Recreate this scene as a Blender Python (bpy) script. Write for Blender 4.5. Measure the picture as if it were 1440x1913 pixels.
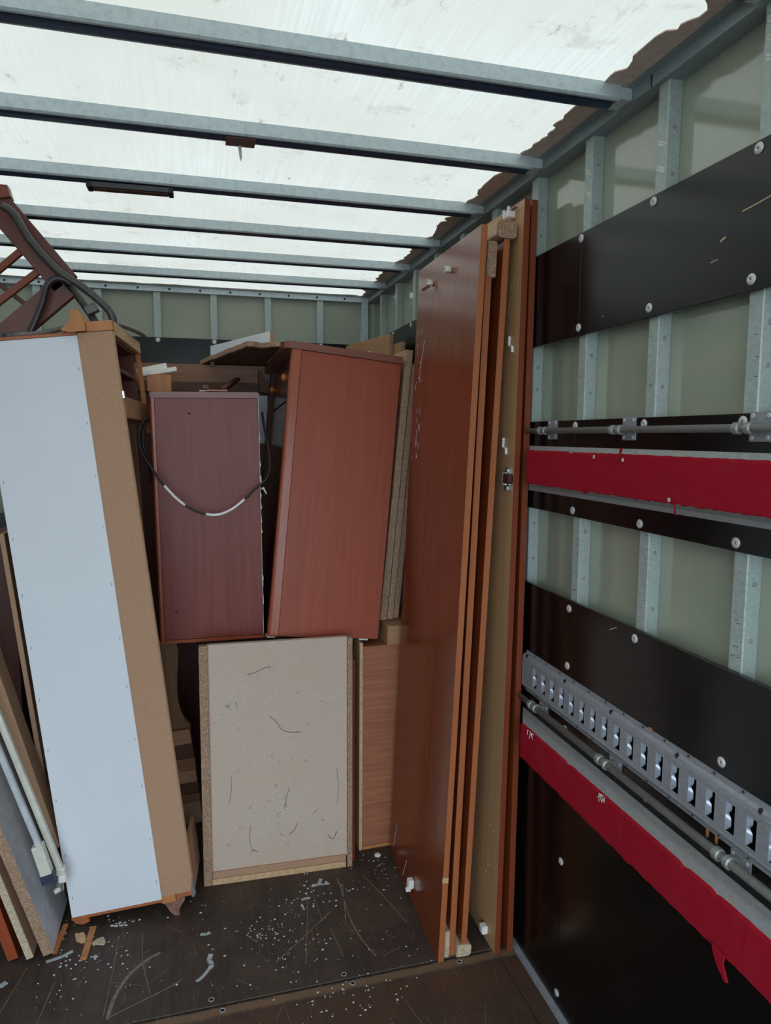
import bpy, bmesh, math, random
from mathutils import Matrix, Vector

# ---------------------------------------------------------------- clear
for o in list(bpy.data.objects):
    bpy.data.objects.remove(o, do_unlink=True)
S = bpy.context.scene
COL = S.collection
R = math.radians

# ---------------------------------------------------------------- camera
cam = bpy.data.cameras.new('camera')
cam.sensor_fit = 'VERTICAL'
cam.sensor_height = 36.0
cam.lens = 1301.0 / 1913.0 * 36.0
cam.clip_start = 0.02
camo = bpy.data.objects.new('camera', cam)
COL.objects.link(camo)
r_ = (0.964565, -0.263824, 0.003289)
u_ = (0.025535, 0.105751, 0.994065)
b_ = (-0.262606, -0.958756, 0.108740)
camo.matrix_world = Matrix(((r_[0], u_[0], b_[0], 0), (r_[1], u_[1], b_[1], 0), (r_[2], u_[2], b_[2], 1.581), (0, 0, 0, 1)))
S.camera = camo

# ---------------------------------------------------------------- daylight, exposure
W = bpy.data.worlds.new('sky')
S.world = W
W.use_nodes = True
bg = W.node_tree.nodes['Background']
bg.inputs[0].default_value = (0.74, 0.88, 1.0, 1)       # bright hazy sky all round
bg.inputs[1].default_value = 4.6
S.view_settings.view_transform = 'Standard'
S.view_settings.look = 'None'
S.view_settings.gamma = 1.0
S.view_settings.use_curve_mapping = False
S.view_settings.exposure = 0.0
S.cycles.max_bounces = 10
S.cycles.diffuse_bounces = 6
S.cycles.transmission_bounces = 6
S.cycles.use_denoising = True

# ---------------------------------------------------------------- helpers
def lin(c):
    return tuple(((v / 255.0) / 12.92 if v / 255.0 <= 0.04045 else ((v / 255.0 + 0.055) / 1.055) ** 2.4) for v in c) + (1.0,)


def obj(name, me, m=None, parent=None):
    o = bpy.data.objects.new(name, me)
    COL.objects.link(o)
    if m is not None and not me.materials:
        me.materials.append(m)
    if parent is not None:
        o.parent = parent
    return o


def tag(o, label=None, cat=None, group=None, kind=None):
    if label: o['label'] = label
    if cat: o['category'] = cat
    if group: o['group'] = group
    if kind: o['kind'] = kind
    return o


def empty(name, label, cat, mat=None, group=None):
    o = bpy.data.objects.new(name, None)
    o.empty_display_size = 0.05
    COL.objects.link(o)
    if mat is not None: o.matrix_world = mat
    return tag(o, label, cat, group)


def pose(x, y, z, yaw=0, tx=0, ty=0):
    return Matrix.Translation((x, y, z)) @ Matrix.Rotation(R(yaw), 4, 'Z') @ Matrix.Rotation(R(tx), 4, 'X') @ Matrix.Rotation(R(ty), 4, 'Y')


def finish(bm, name='m', smooth=False):
    bmesh.ops.recalc_face_normals(bm, faces=bm.faces)
    me = bpy.data.meshes.new(name)
    bm.to_mesh(me)
    bm.free()
    if smooth:
        for p in me.polygons: p.use_smooth = True
    return me


def add_box(bm, x0, x1, y0, y1, z0, z1, bev=0.0, M=None):
    r = bmesh.ops.create_cube(bm, size=1.0)
    vs = r['verts']
    for v in vs:
        v.co = Vector((x0 + (v.co.x + .5) * (x1 - x0), y0 + (v.co.y + .5) * (y1 - y0), z0 + (v.co.z + .5) * (z1 - z0)))
    if bev > 0:
        es = list({e for v in vs for e in v.link_edges})
        g = bmesh.ops.bevel(bm, geom=es, offset=bev, segments=1, affect='EDGES', profile=0.5)
        vs = list({v for f in g['faces'] for v in f.verts} | {v for v in vs if v.is_valid})
    if M is not None:
        for v in vs: v.co = M @ v.co
    return vs


def box(name, x0, x1, y0, y1, z0, z1, m, parent=None, bev=0.0015):
    bm = bmesh.new()
    add_box(bm, x0, x1, y0, y1, z0, z1, bev)
    return obj(name, finish(bm, name), m, parent)


def add_prism(bm, pts, axis, a0, a1):
    def P(p, a):
        return {'x': (a, p[0], p[1]), 'y': (p[0], a, p[1]), 'z': (p[0], p[1], a)}[axis]
    A = [bm.verts.new(P(p, a0)) for p in pts]
    B = [bm.verts.new(P(p, a1)) for p in pts]
    bm.faces.new(A)
    bm.faces.new(B[::-1])
    n = len(pts)
    for i in range(n):
        j = (i + 1) % n
        bm.faces.new((A[j], A[i], B[i], B[j]))
    return A + B


def prism(name, pts, axis, a0, a1, m, parent=None):
    bm = bmesh.new()
    add_prism(bm, pts, axis, a0, a1)
    bm.normal_update()
    bmesh.ops.triangulate(bm, faces=[f for f in bm.faces if len(f.verts) > 4], ngon_method='EAR_CLIP')
    return obj(name, finish(bm, name), m, parent)


def add_bar(bm, p, q, w, t, n=(0, 1, 0), bev=0.0015):
    """box from p to q, w wide across, t thick along n"""
    p, q, n = Vector(p), Vector(q), Vector(n).normalized()
    d = (q - p)
    L = d.length
    d.normalize()
    n = (n - d * n.dot(d)).normalized()
    s = d.cross(n)
    M = Matrix(((s.x, n.x, d.x, p.x), (s.y, n.y, d.y, p.y), (s.z, n.z, d.z, p.z), (0, 0, 0, 1)))
    add_box(bm, -w / 2, w / 2, -t / 2, t / 2, 0, L, bev, M)


def bar(name, p, q, w, t, m, parent=None, n=(0, 1, 0)):
    bm = bmesh.new()
    add_bar(bm, p, q, w, t, n)
    return obj(name, finish(bm, name), m, parent)


def smooth_path(pts, k=6):
    P = [Vector(p) for p in pts]
    out = []
    for i in range(len(P) - 1):
        p0, p1, p2, p3 = P[max(i - 1, 0)], P[i], P[i + 1], P[min(i + 2, len(P) - 1)]
        for j in range(k):
            t = j / k
            out.append(0.5 * ((2 * p1) + (p2 - p0) * t + (2 * p0 - 5 * p1 + 4 * p2 - p3) * t * t + (3 * p1 - p0 - 3 * p2 + p3) * t ** 3))
    out.append(P[-1])
    return out


def add_tube(bm, path, r, n=10):
    path = [Vector(p) for p in path]
    rings = []
    ref = Vector((0.3, 0.2, 1)).normalized()
    for i, p in enumerate(path):
        d = (path[min(i + 1, len(path) - 1)] - path[max(i - 1, 0)]).normalized()
        u = ref - d * ref.dot(d)
        if u.length < 1e-3: u = Vector((1, 0, 0)) - d * d.x
        u.normalize()
        ref = u
        v = d.cross(u)
        rr = r[i] if isinstance(r, (list, tuple)) else r
        rings.append([bm.verts.new(p + (u * math.cos(2 * math.pi * k / n) + v * math.sin(2 * math.pi * k / n)) * rr) for k in range(n)])
    for a, b in zip(rings, rings[1:]):
        for k in range(n):
            bm.faces.new((a[k], a[(k + 1) % n], b[(k + 1) % n], b[k]))
    bm.faces.new(rings[0][::-1])
    bm.faces.new(rings[-1])


def tube(name, path, r, m, parent=None, n=10, k=6):
    bm = bmesh.new()
    add_tube(bm, smooth_path(path, k) if k > 1 else path, r, n)
    return obj(name, finish(bm, name, True), m, parent)


def add_lathe(bm, prof, M=None, n=16):
    """prof: (radius, height) from bottom to top, about local z"""
    rings = []
    for rr, h in prof:
        rings.append([bm.verts.new((rr * math.cos(2 * math.pi * k / n), rr * math.sin(2 * math.pi * k / n), h)) for k in range(n)])
    for a, b in zip(rings, rings[1:]):
        for k in range(n):
            bm.faces.new((a[k], a[(k + 1) % n], b[(k + 1) % n], b[k]))
    bm.faces.new(rings[0][::-1])
    bm.faces.new(rings[-1])
    if M is not None:
        for ring in rings:
            for v in ring: v.co = M @ v.co


def lathe_mesh(name, prof, M=None, n=16):
    bm = bmesh.new()
    add_lathe(bm, prof, M, n)
    return finish(bm, name, True)


def inst(name, me, loc, parent=None, rot=None):
    o = bpy.data.objects.new(name, me)
    COL.objects.link(o)
    if parent is not None: o.parent = parent
    o.location = loc
    if rot: o.rotation_euler = rot
    return o


# ---------------------------------------------------------------- materials
class NT:
    def __init__(s, name):
        s.m = bpy.data.materials.new(name)
        s.m.use_nodes = True
        s.t = s.m.node_tree
        s.b = s.t.nodes['Principled BSDF']
        s.co = s.t.nodes.new('ShaderNodeTexCoord').outputs['Object']

    def n(s, k, **kw):
        d = s.t.nodes.new(k)
        for a, v in kw.items():
            if a.startswith('_'): setattr(d, a[1:], v)
            else: d.inputs[a.replace('_', ' ')].default_value = v
        return d

    def l(s, a, b): s.t.links.new(a, b)

    def map(s, scale, src=None, loc=(0, 0, 0), rot=(0, 0, 0)):
        d = s.n('ShaderNodeMapping')
        d.inputs['Scale'].default_value = scale
        d.inputs['Location'].default_value = loc
        d.inputs['Rotation'].default_value = rot
        s.l(src or s.co, d.inputs['Vector'])
        return d.outputs[0]

    def noise(s, vec, scale, detail=4, rough=.55, dist=0):
        d = s.n('ShaderNodeTexNoise')
        d.inputs['Scale'].default_value = scale
        d.inputs['Detail'].default_value = detail
        d.inputs['Roughness'].default_value = rough
        d.inputs['Distortion'].default_value = dist
        s.l(vec, d.inputs['Vector'])
        return d.outputs['Fac']

    def ramp(s, fac, stops):
        d = s.n('ShaderNodeValToRGB')
        e = d.color_ramp.elements
        while len(e) < len(stops): e.new(0.5)
        for k, (p, c) in zip(e, stops):
            k.position = p
            k.color = c if len(c) == 4 else tuple(c) + (1,)
        s.l(fac, d.inputs[0])
        return d.outputs[0]

    def mix(s, fac, a, b, mode='MIX'):
        d = s.n('ShaderNodeMix', _data_type='RGBA', _blend_type=mode)
        for v, i in ((fac, 0), (a, 6), (b, 7)):
            if isinstance(v, (int, float)): d.inputs[i].default_value = v
            elif isinstance(v, tuple): d.inputs[i].default_value = v
            else: s.l(v, d.inputs[i])
        return d.outputs[2]

    def bump(s, fac, strength=.2, dist=.002):
        d = s.n('ShaderNodeBump')
        d.inputs['Strength'].default_value = strength
        d.inputs['Distance'].default_value = dist
        s.l(fac, d.inputs['Height'])
        s.l(d.outputs[0], s.b.inputs['Normal'])

    def done(s, col, rough=.5, spec=.5, metal=0):
        if isinstance(col, tuple): s.b.inputs['Base Color'].default_value = col
        else: s.l(col, s.b.inputs['Base Color'])
        if isinstance(rough, (int, float)): s.b.inputs['Roughness'].default_value = rough
        else: s.l(rough, s.b.inputs['Roughness'])
        s.b.inputs['Specular IOR Level'].default_value = spec
        s.b.inputs['Metallic'].default_value = metal
        return s.m


def bw(v): return (v, v, v, 1)


def m_wood(name, a, b, axis='z', rough=.35, spec=.5, fine=60, stretch=.04, big=1.2, bumps=.05, dirt=.0):
    t = NT(name)
    sc = {'x': (stretch, 1, 1), 'y': (1, stretch, 1), 'z': (1, 1, stretch)}[axis]
    if bumps < .01: sc = tuple(v * .6 for v in sc)
    v = t.map(sc)
    g = t.noise(v, fine, 6, .6, .3)
    h = t.noise(v, fine / 6, 3, .5, .6)
    w = t.noise(t.co, big, 3)
    c = t.mix(t.ramp(g, [(.3, bw(0)), (.7, bw(1))]), lin(a), lin(b))
    c2 = t.mix(t.ramp(h, [(.35, bw(.72)), (.65, bw(1.0))]), bw(0), c, 'MIX')
    c3 = t.mix(.35, c, c2)
    c4 = t.mix(t.ramp(w, [(.3, bw(.0)), (.75, bw(.25))]), c3, lin([x * .72 for x in b]))
    if bumps > 0: t.bump(g, bumps, .001)
    return t.done(c4, rough, spec)


def m_chip(name, a, b, c, scale=420):
    t = NT(name)
    vor = t.n('ShaderNodeTexVoronoi')
    vor.inputs['Scale'].default_value = scale
    t.l(t.map((1, 1, .6)), vor.inputs['Vector'])
    k = t.ramp(vor.outputs['Color'], [(.15, lin(a)), (.5, lin(b)), (.85, lin(c))])
    n = t.noise(t.co, scale * 2.2, 4)
    col = t.mix(t.ramp(n, [(.36, bw(.5)), (.5, bw(0))]), k, lin([x * .6 for x in a]))
    t.bump(n, .5, .0015)
    return t.done(col, .85, .2)


def m_plain(name, c, rough=.5, spec=.5, metal=0, var=.12, scale=40, bumps=0.0):
    t = NT(name)
    n = t.noise(t.co, scale, 5)
    col = t.mix(t.ramp(n, [(.3, bw(0)), (.7, bw(1))]), lin([x * (1 - var) for x in c]), lin([min(255, x * (1 + var)) for x in c]))
    if bumps: t.bump(n, bumps, .001)
    return t.done(col, rough, spec, metal)


def m_metal(name, c, rough=.45, dirt=(150, 140, 125), amount=.4, scale=30, metal=.55):
    t = NT(name)
    n = t.noise(t.co, scale, 6, .65)
    n2 = t.noise(t.map((1, .5, 1)), scale * 6, 4)
    col = t.mix(t.ramp(n2, [(.3, bw(0)), (.7, bw(1))]), lin([x * .88 for x in c]), lin(c))
    col = t.mix(t.ramp(n, [(.45, bw(0)), (.75, bw(amount))]), col, lin(dirt))
    return t.done(col, rough, .5, metal)


def m_skin(rough=.1, ior=1.9):
    t = NT('wall_skin_grey_green')
    n = t.noise(t.co, 3, 4)
    f = t.noise(t.co, 600, 2)
    col = t.mix(t.ramp(n, [(.3, bw(0)), (.7, bw(1))]), lin((147, 152, 134)), lin((163, 167, 148)))
    col = t.mix(t.ramp(f, [(.35, bw(.25)), (.6, bw(0))]), col, lin((118, 122, 110)))
    t.b.inputs['IOR'].default_value = ior
    return t.done(col, rough, .5)


def m_black():
    t = NT('black_phenolic_plywood')
    v = t.map((1, .04, 1))
    n = t.noise(v, 160, 5)
    big = t.noise(t.co, 5, 4)
    col = t.mix(t.ramp(n, [(.35, bw(0)), (.75, bw(1))]), lin((9, 8, 8)), lin((16, 14, 14)))
    t.bump(n, .05, .0003)
    return t.done(col, t.ramp(big, [(.3, bw(.16)), (.7, bw(.24))]), .42)


def m_carpet():
    t = NT('red_carpet')
    n = t.noise(t.co, 420, 4, .7)
    b = t.noise(t.co, 14, 4)
    col = t.mix(t.ramp(n, [(.3, bw(0)), (.7, bw(1))]), lin((140, 16, 32)), lin((170, 26, 44)))
    col = t.mix(t.ramp(b, [(.5, bw(0)), (.85, bw(.35))]), col, lin((150, 48, 60)))
    t.bump(n, .9, .002)
    m = t.done(col, .95, .1)
    return m


def m_floor():
    t = NT('worn_dark_floor_plywood')
    n = t.noise(t.map((1, .12, 1)), 45, 6, .7)
    n2 = t.noise(t.co, 6, 6, .65, .5)
    f = t.noise(t.co, 240, 4, .7)
    col = t.mix(t.ramp(n, [(.3, bw(0)), (.7, bw(1))]), lin((46, 37, 32)), lin((70, 57, 49)))
    col = t.mix(t.ramp(n2, [(.45, bw(0)), (.75, bw(.7))]), col, lin((84, 70, 60)))
    col = t.mix(t.ramp(f, [(.54, bw(0)), (.72, bw(.55))]), col, lin((104, 90, 80)))
    # scratches along and across
    for rot, sc, th in (((0, 0, .25), (55, 2.2, 1), .70), ((0, 0, -.7), (60, 2.0, 1), .72), ((0, 0, 1.2), (70, 2.2, 1), .73)):
        s = t.noise(t.map(sc, rot=rot), 1.6, 3, .6)
        col = t.mix(t.ramp(s, [(th, bw(0)), (th + .02, bw(.45))]), col, lin((128, 106, 84)))
    d = t.noise(t.co, 95, 2, .5)
    col = t.mix(t.ramp(d, [(.735, bw(0)), (.75, bw(.8))]), col, lin((165, 165, 168)))
    # worn brown edge along the joint of the two sheets
    sep = t.n('ShaderNodeSeparateXYZ')
    t.l(t.co, sep.inputs[0])
    dn = t.n('ShaderNodeMath', _operation='MULTIPLY_ADD')
    t.l(t.noise(t.co, 16, 6, .7), dn.inputs[0]); dn.inputs[1].default_value = .025
    t.l(sep.outputs[1], dn.inputs[2])
    e = t.ramp(dn.outputs[0], [(0, bw(0)), (.5, bw(0))])
    mr = t.n('ShaderNodeMapRange')
    t.l(dn.outputs[0], mr.inputs[0])
    mr.inputs[1].default_value = 1.81; mr.inputs[2].default_value = 1.845
    edge = t.ramp(mr.outputs[0], [(0, bw(0)), (.35, bw(.9)), (.95, bw(.9)), (1, bw(0))])
    col = t.mix(edge, col, lin((118, 92, 70)))
    # brown rubbed patch on the nearer sheet
    mr2 = t.n('ShaderNodeMapRange')
    t.l(dn.outputs[0], mr2.inputs[0])
    mr2.inputs[1].default_value = 1.45; mr2.inputs[2].default_value = 1.82
    pz = t.mix(1.0, t.ramp(mr2.outputs[0], [(0, bw(0)), (.9, bw(.8)), (1, bw(0))]), t.ramp(n2, [(.3, bw(.2)), (.6, bw(1))]), 'MULTIPLY')
    col = t.mix(pz, col, lin((88, 56, 38)))
    t.bump(n, .25, .001)
    return t.done(col, .62, .4)


def m_roof():
    m = bpy.data.materials.new('translucent_roof_sheet')
    m.use_nodes = True
    t = NT.__new__(NT)
    t.m = m; t.t = m.node_tree
    t.b = t.t.nodes['Principled BSDF']
    t.co = t.t.nodes.new('ShaderNodeTexCoord').outputs['Object']
    rib = t.noise(t.map((150, 3, 1)), 1.0, 3, .6)
    big = t.noise(t.co, 2.5, 5)
    col = t.mix(t.ramp(rib, [(.3, bw(1)), (.7, bw(0))]), lin((ROOF_A[0] + 5, ROOF_A[1] + 5, ROOF_A[2] + 5)), lin((ROOF_A[0] - 5, ROOF_A[1] - 5, ROOF_A[2] - 5)))
    col = t.mix(t.ramp(big, [(.3, bw(0)), (.7, bw(1))]), col, lin((ROOF_A[0] - 6, ROOF_A[1] - 9, ROOF_A[2] - 11)))
    sm = t.noise(t.co, 7.5, 6, .72, .4)
    col = t.mix(t.ramp(sm, [(.58, bw(0)), (.74, bw(.5))]), col, lin((132, 114, 100)))
    sp = t.noise(t.map((1.6, .6, 1)), 26, 5, .7)
    spm = t.mix(1.0, t.ramp(sp, [(.60, bw(0)), (.70, bw(.7))]), t.ramp(sm, [(.5, bw(0)), (.62, bw(1))]), 'MULTIPLY')
    col = t.mix(spm, col, lin((96, 72, 60)))
    tr = t.n('ShaderNodeBsdfTranslucent')
    df = t.n('ShaderNodeBsdfDiffuse')
    t.l(col, tr.inputs[0]); t.l(col, df.inputs[0])
    mx = t.n('ShaderNodeMixShader')
    mx.inputs[0].default_value = ROOF_DIFFUSE
    t.l(tr.outputs[0], mx.inputs[1]); t.l(df.outputs[0], mx.inputs[2])
    t.l(mx.outputs[0], t.t.nodes['Material Output'].inputs['Surface'])
    return m


ROOF_DIFFUSE = 0.45
ROOF_A = (171, 167, 157)
M_ROOF = m_roof()
M_SKIN = m_skin()
M_SKINF = m_skin(.45, 1.5)
M_STUD = m_metal('stud_coated_steel', (172, 184, 178), .38, (150, 150, 138), .3, 25, .1)
M_GALV = m_metal('galvanised_steel', (200, 212, 214), .42, (150, 162, 164), .6, 60, .1)
M_RAIL = m_metal('galvanised_rail', (150, 162, 162), .42, (120, 130, 130), .5, 60, .2)
M_BOWSEAL = m_plain('dark_blue_bow_channel', (44, 56, 76), .35, .5, 0, .1)
M_ALU = m_metal('dusty_aluminium', (176, 176, 178), .45, (176, 164, 146), .8, 22, .15)
M_ZINC = m_metal('zinc_track', (158, 160, 166), .42, (128, 126, 126), .6, 40, .3)
M_ZINCB = m_metal('zinc_bright', (178, 186, 200), .3, (150, 150, 155), .4, 60, .4)
M_ROD = m_metal('grey_steel_rod', (150, 152, 148), .42, (120, 112, 100), .5, 40, .4)
M_BOLT = m_plain('bolt_head_light_grey', (196, 192, 190), .4, .5, .2, .06)


def m_bolt():
    t = NT('bolt_head_with_socket')
    d = t.n('ShaderNodeVectorMath', _operation='LENGTH')
    t.l(t.map((0, 1, 1)), d.inputs[0])
    k = t.n('ShaderNodeMath', _operation='LESS_THAN')
    t.l(d.outputs['Value'], k.inputs[0]); k.inputs[1].default_value = .0021
    return t.done(t.mix(k.outputs[0], lin((196, 192, 190)), lin((60, 58, 58))), .4, .5, .2)


M_BOLTS = m_bolt()
M_DARK = m_plain('dark_socket', (40, 38, 38), .6, .3)
M_BLACK = m_black()
M_CARPET = m_carpet()
M_FLOOR = m_floor()
M_STRIP = m_plain('brown_roof_sealant', (208, 188, 174), .8, .2, 0, .06, 60)
M_CHERRY = m_wood('cherry_laminate_glossy', (120, 52, 24), (134, 62, 31), 'z', .22, .5, 50, .05, 1.2, 0.0)
M_CHERRY_B = m_wood('cherry_veneer_reddish', (147, 66, 45), (161, 78, 53), 'z', .42, .35, 70, .035)
M_CHERRY_A = m_wood('cherry_veneer_purple', (114, 54, 48), (132, 66, 56), 'z', .42, .35, 60, .05)
M_EDGE = m_wood('cherry_edge_band', (162, 92, 54), (180, 108, 66), 'z', .4, .4, 40, .05)
M_EDGE_D = m_wood('dark_cherry_edge_band', (118, 54, 30), (134, 64, 38), 'z', .4, .4, 40, .05)
M_TOP = m_wood('cherry_top_trim', (118, 66, 54), (134, 76, 62), 'x', .36, .5, 50, .05)
M_STILE = m_wood('cherry_rounded_stile', (148, 70, 42), (164, 82, 52), 'z', .25, .5, 50, .05)
M_TAN = m_wood('beige_laminate', (182, 140, 98), (196, 154, 112), 'z', .42, .4, 60, .04)
M_DARKRED = m_wood('dark_red_brown_panel', (70, 34, 24), (84, 42, 30), 'z', .5, .4, 40, .06)
M_OAK = m_wood('oak_veneer', (146, 88, 62), (176, 114, 84), 'x', .5, .4, 90, .05)
M_OAKV = m_wood('oak_upright', (110, 78, 52), (142, 104, 72), 'z', .55, .3, 70, .05)
M_OAKL = m_wood('pale_oak_strip', (160, 118, 84), (184, 140, 102), 'x', .5, .4, 60, .05)
M_PINE = m_wood('orange_pine', (176, 112, 64), (200, 136, 84), 'z', .5, .4, 40, .06)
M_BROWN = m_wood('brown_plank', (132, 88, 62), (154, 106, 76), 'x', .5, .4, 50, .05)
M_BROWND = m_wood('dark_brown_plank', (84, 56, 40), (104, 70, 50), 'x', .55, .3, 50, .05)
M_ROSE = m_wood('red_brown_chair_wood', (84, 40, 28), (106, 52, 36), 'z', .4, .5, 40, .08)
M_MDF = m_plain('raw_hardboard', (174, 137, 110), .8, .2, 0, .09, 260, .15)
M_LIP = m_plain('pale_edge_lipping', (196, 162, 124), .55, .3, 0, .08, 60)
M_CHIP = m_chip('chipboard', (140, 108, 86), (166, 134, 110), (190, 160, 134))
M_CHIPP = m_chip('pale_chipboard', (170, 150, 122), (200, 180, 152), (218, 202, 176))


def m_backing():
    t = NT('dusty_backing_board')
    f = t.noise(t.co, 260, 4, .7)
    b = t.noise(t.co, 7, 5, .6)
    col = t.mix(t.ramp(f, [(.35, bw(0)), (.65, bw(1))]), lin((178, 158, 146)), lin((212, 193, 180)))
    col = t.mix(t.ramp(b, [(.35, bw(0)), (.7, bw(.5))]), col, lin((192, 172, 146)))
    d = t.noise(t.co, 22, 6, .7, 1.5)
    col = t.mix(t.ramp(d, [(.64, bw(0)), (.74, bw(.45))]), col, lin((120, 106, 92)))
    t.bump(f, .4, .001)
    return t.done(col, .9, .15)


M_BACK = m_backing()
M_WHITE = m_plain('white_hardboard', (216, 219, 224), .5, .4, 0, .006, 8)
M_FOOT = m_plain('worn_brown_foot', (132, 96, 78), .6, .3, 0, .15, 60)
M_GREYP = m_plain('pale_grey_laminate', (186, 188, 192), .5, .4, 0, .06, 30)
M_WHITEP = m_plain('white_plastic', (222, 220, 214), .45, .4, 0, .03, 30)
M_CREAM = m_plain('cream_metal', (206, 204, 190), .45, .4, 0, .06, 30)
M_BLUECAP = m_plain('dark_blue_end_cap', (44, 54, 74), .5, .4)
M_CABLE = m_plain('black_cable', (20, 20, 22), .45, .5)
M_TUBE = m_plain('dark_grey_tube', (70, 68, 64), .38, .5, .2, .12, 60)
M_TUBEB = m_plain('black_tube', (40, 37, 36), .35, .5, .1, .1, 60)
M_HOSE = m_plain('grey_hose', (96, 94, 88), .45, .5, 0, .12, 60)
M_TAPE = m_plain('brown_tape', (112, 84, 70), .5, .4, 0, .06)
M_CHROME = m_plain('chrome_hinge', (190, 188, 186), .2, .5, .8, .05)
M_KNOB = m_wood('amber_knob', (176, 96, 38), (196, 112, 48), 'z', .25, .5, 60, .1)
M_FLAKE = m_plain('white_paint_flakes', (206, 208, 214), .7, .3, 0, .05, 90)
M_SCRATCH = m_plain('pale_floor_scratches', (126, 112, 98), .8, .2, 0, .15, 60)
M_STAIN = m_plain('grey_paint_smear', (170, 176, 182), .7, .3, 0, .08, 60)
M_HAIR = m_plain('dark_dust_threads', (84, 72, 62), .9, .1, 0, .1, 60)
M_GLASS = m_plain('dark_glossy_door', (92, 60, 50), .18, .6, 0, .1, 4)
M_ASPHALT = m_plain('yard_asphalt', (120, 118, 114), .9, .2, 0, .1, 20)

YR = -0.75          # open rear end of the load box
XW = 0.93          # face of the black wall panels, right side
RND = random.Random(7)

# ================================================================= SETTING
# ---- yard outside the open rear
box('ground', -12, 12, -14, 12, -1.25, -1.05, M_ASPHALT, None, 0)['kind'] = 'structure'

# ---- floor: two plywood sheets over a bed
floor = box('floor', -1.52, 0.985, YR, 3.84, -0.09, -0.024, M_DARK, None, 0)
floor['kind'] = 'structure'
box('floor_panel', -1.50, 0.86, 1.842, 3.80, -0.024, 0.0, M_FLOOR, floor, .002)
box('floor_panel', -1.50, 0.862, YR, 1.838, -0.024, -0.0015, M_FLOOR, floor, .002)
box('floor_edge_board', 0.8635, 0.93, YR, 3.80, -0.024, -0.001, M_FLOOR, floor, .001)
prism('floor_trim', [(0.914, 0.0), (0.93, 0.0), (0.93, 0.014), (0.927, 0.014), (0.924, 0.003), (0.914, 0.002)], 'y', YR, 3.76, M_ZINC, floor)
screw_me = lathe_mesh('floor_screw', [(.009, -.001), (.009, .0006), (.005, .0008), (.0045, -.0002)], None, 12)
screw_me.materials.append(M_ZINC)
for x, y in ((.007, 1.866), (.036, 1.822), (.387, 1.86), (.405, 1.822), (.70, 1.865), (.735, 1.82), (-.35, 1.866), (-.34, 1.82)):
    inst('floor_screw', screw_me, (x, y, 0.0002 if y > 1.84 else -.0013), floor)

# ---- right wall: skin, studs, rivets, black panels, bolts
wall_r = box('wall_right', 0.974, 0.99, YR, 3.80, -0.02, 2.335, M_SKIN, None, 0)
wall_r['kind'] = 'structure'
bm = bmesh.new()
add_box(bm, 0.942, 0.975, -.017, .017, 0.0, 2.30, .002)
stud_me = finish(bm, 'stud'); stud_me.materials.append(M_STUD)
riv_me = lathe_mesh('rivet', [(.0045, 0), (.004, .0012), (.002, .0022), (.001, .0016)], Matrix.Rotation(R(90), 4, 'X'), 10)
riv_me.materials.append(M_ZINC)
stud_y = [1.022 + .28 * k for k in range(-6, 10)]
for y in stud_y:
    s = inst('stud', stud_me, (0, y, 0), wall_r)
    if .9 < y < 2.2:
        for z in (1.22, 1.33, 1.70, 1.79, 2.13, 2.22):
            inst('rivet', riv_me, (.958, -.017, z + RND.uniform(-.015, .015)), s)
bolt_me = lathe_mesh('bolt', [(.0098, 0), (.0102, .0015), (.0088, .0032), (.005, .0042), (.0028, .0043), (.0022, .0025)], Matrix.Rotation(R(-90), 4, 'Y'), 18)
bolt_me.materials.append(M_BOLTS)


def black_panel(y0, y1, z0, z1, bolts, x0=XW):
    p = box('wall_panel', x0, x0 + .012, y0, y1, z0, z1, M_BLACK, wall_r, .0012)
    for y, z in bolts:
        if y0 - .005 <= y < y1 - .005:
            inst('bolt', bolt_me, (x0, y, z), p)
    return p


for (y0, y1) in ((YR, 1.5822), (1.5828, 3.77)):
    ys = [y for y in stud_y if y > -.1]
    black_panel(y0, y1, 1.830, 2.078, [(y, 2.064) for y in ys] + [(y, 1.850) for y in ys])
    black_panel(y0, y1, 1.377, 1.622, [(y, 1.608) for y in ys] + [(y, 1.393) for y in ys])
    black_panel(y0, y1, 0.004, 1.157, [(1.302, 1.137), (1.583, 1.136), (1.026, .981), (1.583, .983), (1.583, .81), (1.583, .437),
                                       (1.24, .80), (1.0, .80), (.742, 1.137), (1.583, .05), (.46, .981), (2.14, 1.137), (2.42, .983)])

# scratches and nicks in the black panels, pen marks on the studs, orange wedges behind the track
bm = bmesh.new()
for p, q, w in (((1.103, 1.933), (1.090, 1.938), .0035), ((1.125, 1.901), (1.107, 1.903), .0016), ((1.052, 1.971), (1.02, 1.974), .002), ((1.02, 1.974), (.95, 1.983), .0020), ((1.401, 1.130), (1.373, 1.143), .0018), ((1.48, 1.86), (1.475, 1.861), .0016)):
    add_bar(bm, (XW - .0001, p[0], p[1]), (XW - .0001, q[0], q[1]), w, .0008, (1, 0, 0), 0)
obj('nick_marks', finish(bm, 'nicks'), M_LIP, wall_r)['kind'] = 'stuff'
bm = bmesh.new()
pr = random.Random(44)
for y0 in (1.022, 1.302, 1.582):
    for k in range(11):
        z = pr.uniform(1.17, 1.37) if k < 8 else pr.uniform(1.64, 1.82)
        ya = y0 + pr.uniform(-.015, .004)
        add_bar(bm, (.9418, ya, z), (.9418, ya + pr.uniform(.004, .012), z + pr.uniform(-.003, .003)), .0009, .0006, (1, 0, 0), 0)
obj('pen_marks', finish(bm, 'pen'), M_HAIR, wall_r)['kind'] = 'stuff'
bm = bmesh.new()
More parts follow.
